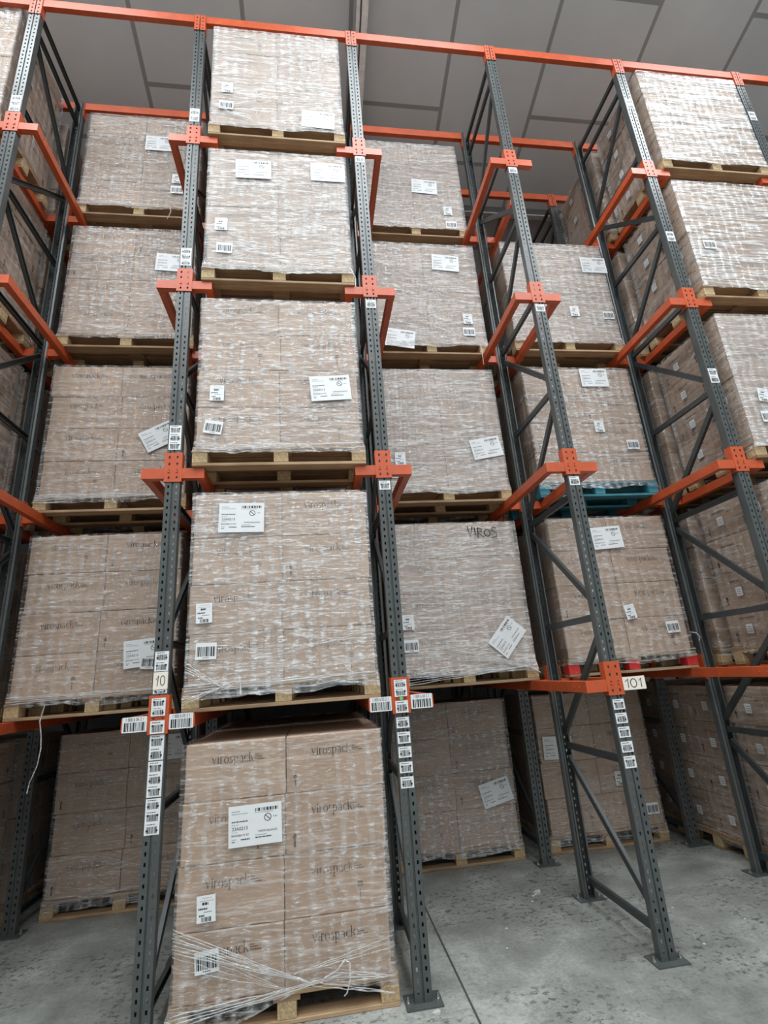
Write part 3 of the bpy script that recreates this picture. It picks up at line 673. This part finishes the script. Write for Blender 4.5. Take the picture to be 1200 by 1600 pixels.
# ------------------------------------------------------------------ building shell
def struct(name, mb, m):
    o = inst(name, mb.mesh(name, m)); tag(o, kind='structure'); return o
X0, X1, Y0, Y1 = -2.6, 12.5, -9.5, 5.2
def roof(y): return 8.94 - .27 * y
mb = MB(); mb.face([(X0, Y0, 0), (X1, Y0, 0), (X1, Y1, 0), (X0, Y1, 0)]); struct('floor', mb, M['floor'])
mb = MB(); mb.face([(3.136, -9.4, .0012), (3.148, -9.4, .0012), (3.148, 5.1, .0012), (3.136, 5.1, .0012)]); struct('trim_4', mb, M['joint'])
# sloping ceiling: object axes lie in the panel plane
ang = math.atan(-.27); cl = 1 / math.cos(ang)
mb = MB(); mb.face([(X0, Y0 * cl, 0), (X0, Y1 * cl, 0), (X1, Y1 * cl, 0), (X1, Y0 * cl, 0)])
o = struct('ceiling', mb, M['ceil']); o.location = (0, 0, 8.94); o.rotation_euler = (ang, 0, 0)
for nm_, pts, m in (('wall_back', [(X0, Y1, 0), (X1, Y1, 0), (X1, Y1, roof(Y1)), (X0, Y1, roof(Y1))], 'wall'), ('wall_front', [(X0, Y0, 0), (X0, Y0, roof(Y0)), (X1, Y0, roof(Y0)), (X1, Y0, 0)], 'wall_aisle'),
                    ('wall_left', [(X0, Y0, 0), (X0, Y1, 0), (X0, Y1, roof(Y1)), (X0, Y0, roof(Y0))], 'wall_light'), ('wall_right', [(X1, Y0, 0), (X1, Y0, roof(Y0)), (X1, Y1, roof(Y1)), (X1, Y1, 0)], 'wall_light')):
    mb = MB(); mb.face(pts); struct(nm_, mb, M[m])
# roof purlins and rafter
def purlin(nm_, y, z0, h, wd, mweb, mfl):
    mb = MB(); mb.box(X0 + .01, X1 - .01, y, y + .03, z0 + .012, z0 + h, 0); mb.box(X0 + .01, X1 - .01, y - .02, y + wd, z0, z0 + .012, 1); struct(nm_, mb, [M[mweb], M[mfl]])
purlin('trim_1', 2.25, roof(2.25) - .15, .145, .06, 'web', 'flange')
purlin('trim_2', 3.36, roof(3.36) - .12, .11, .05, 'flange', 'flange')
mb = MB(); a, b = Y0 + .05, Y1 - .05
mb.bar((3.075, a, roof(a) - .09), (3.075, b, roof(b) - .09), .17, .02, (1, 0, 0), 0); mb.bar((3.09, a, roof(a) - .17), (3.09, b, roof(b) - .17), .012, .13, (1, 0, 0), 1)
struct('trim_3', mb, [M['web'], M['flange']])
# translucent skylight strips above the aisle; farther row is added fill light
for k, (xa, xb, ya, yb) in enumerate(((-1.4, .6, -4.6, -.9), (2.6, 4.6, -4.6, -.9), (6.6, 8.6, -4.6, -.9), (-1.4, .6, -9.0, -6.2), (2.6, 4.6, -9.0, -6.2), (6.6, 8.6, -9.0, -6.2))):
    mb = MB(); mb.face([(xa, ya, roof(ya) - .02), (xa, yb, roof(yb) - .02), (xb, yb, roof(yb) - .02), (xb, ya, roof(ya) - .02)]); struct('skylight_and_fill_%d' % (k + 1), mb, M['sky'])
# ------------------------------------------------------------------ litter on the floor
def scrap(x, y, s, seed, label):
    r_ = random.Random(seed); mb = MB(); pts = [(s * math.cos(a) * r_.uniform(.5, 1), s * .6 * math.sin(a) * r_.uniform(.5, 1)) for a in [i * 2 * math.pi / 8 for i in range(8)]]
    top = [(a, b, .006 + r_.uniform(0, s * .35)) for a, b in pts]
    for i in range(8):
        j = (i + 1) % 8; mb.face([(0, 0, .012), top[i], top[j]]); mb.face([(pts[i][0], pts[i][1], .001), (pts[j][0], pts[j][1], .001), top[j], top[i]])
    o = inst('film_scrap', mb.mesh('film_scrap', M['strand'], True), None, (x, y, .001)); tag(o, label, 'film scrap', 'scraps of film on the floor')
scrap(4.02, 1.10, .05, 1, 'small curl of clear film on the floor beside the rear post of the 101 frame')
scrap(.38, .55, .07, 2, 'flat torn scrap of film on the dark floor at lower left')
scrap(2.95, -.10, .03, 4, 'white scrap on the floor between the front load and the post base plate')
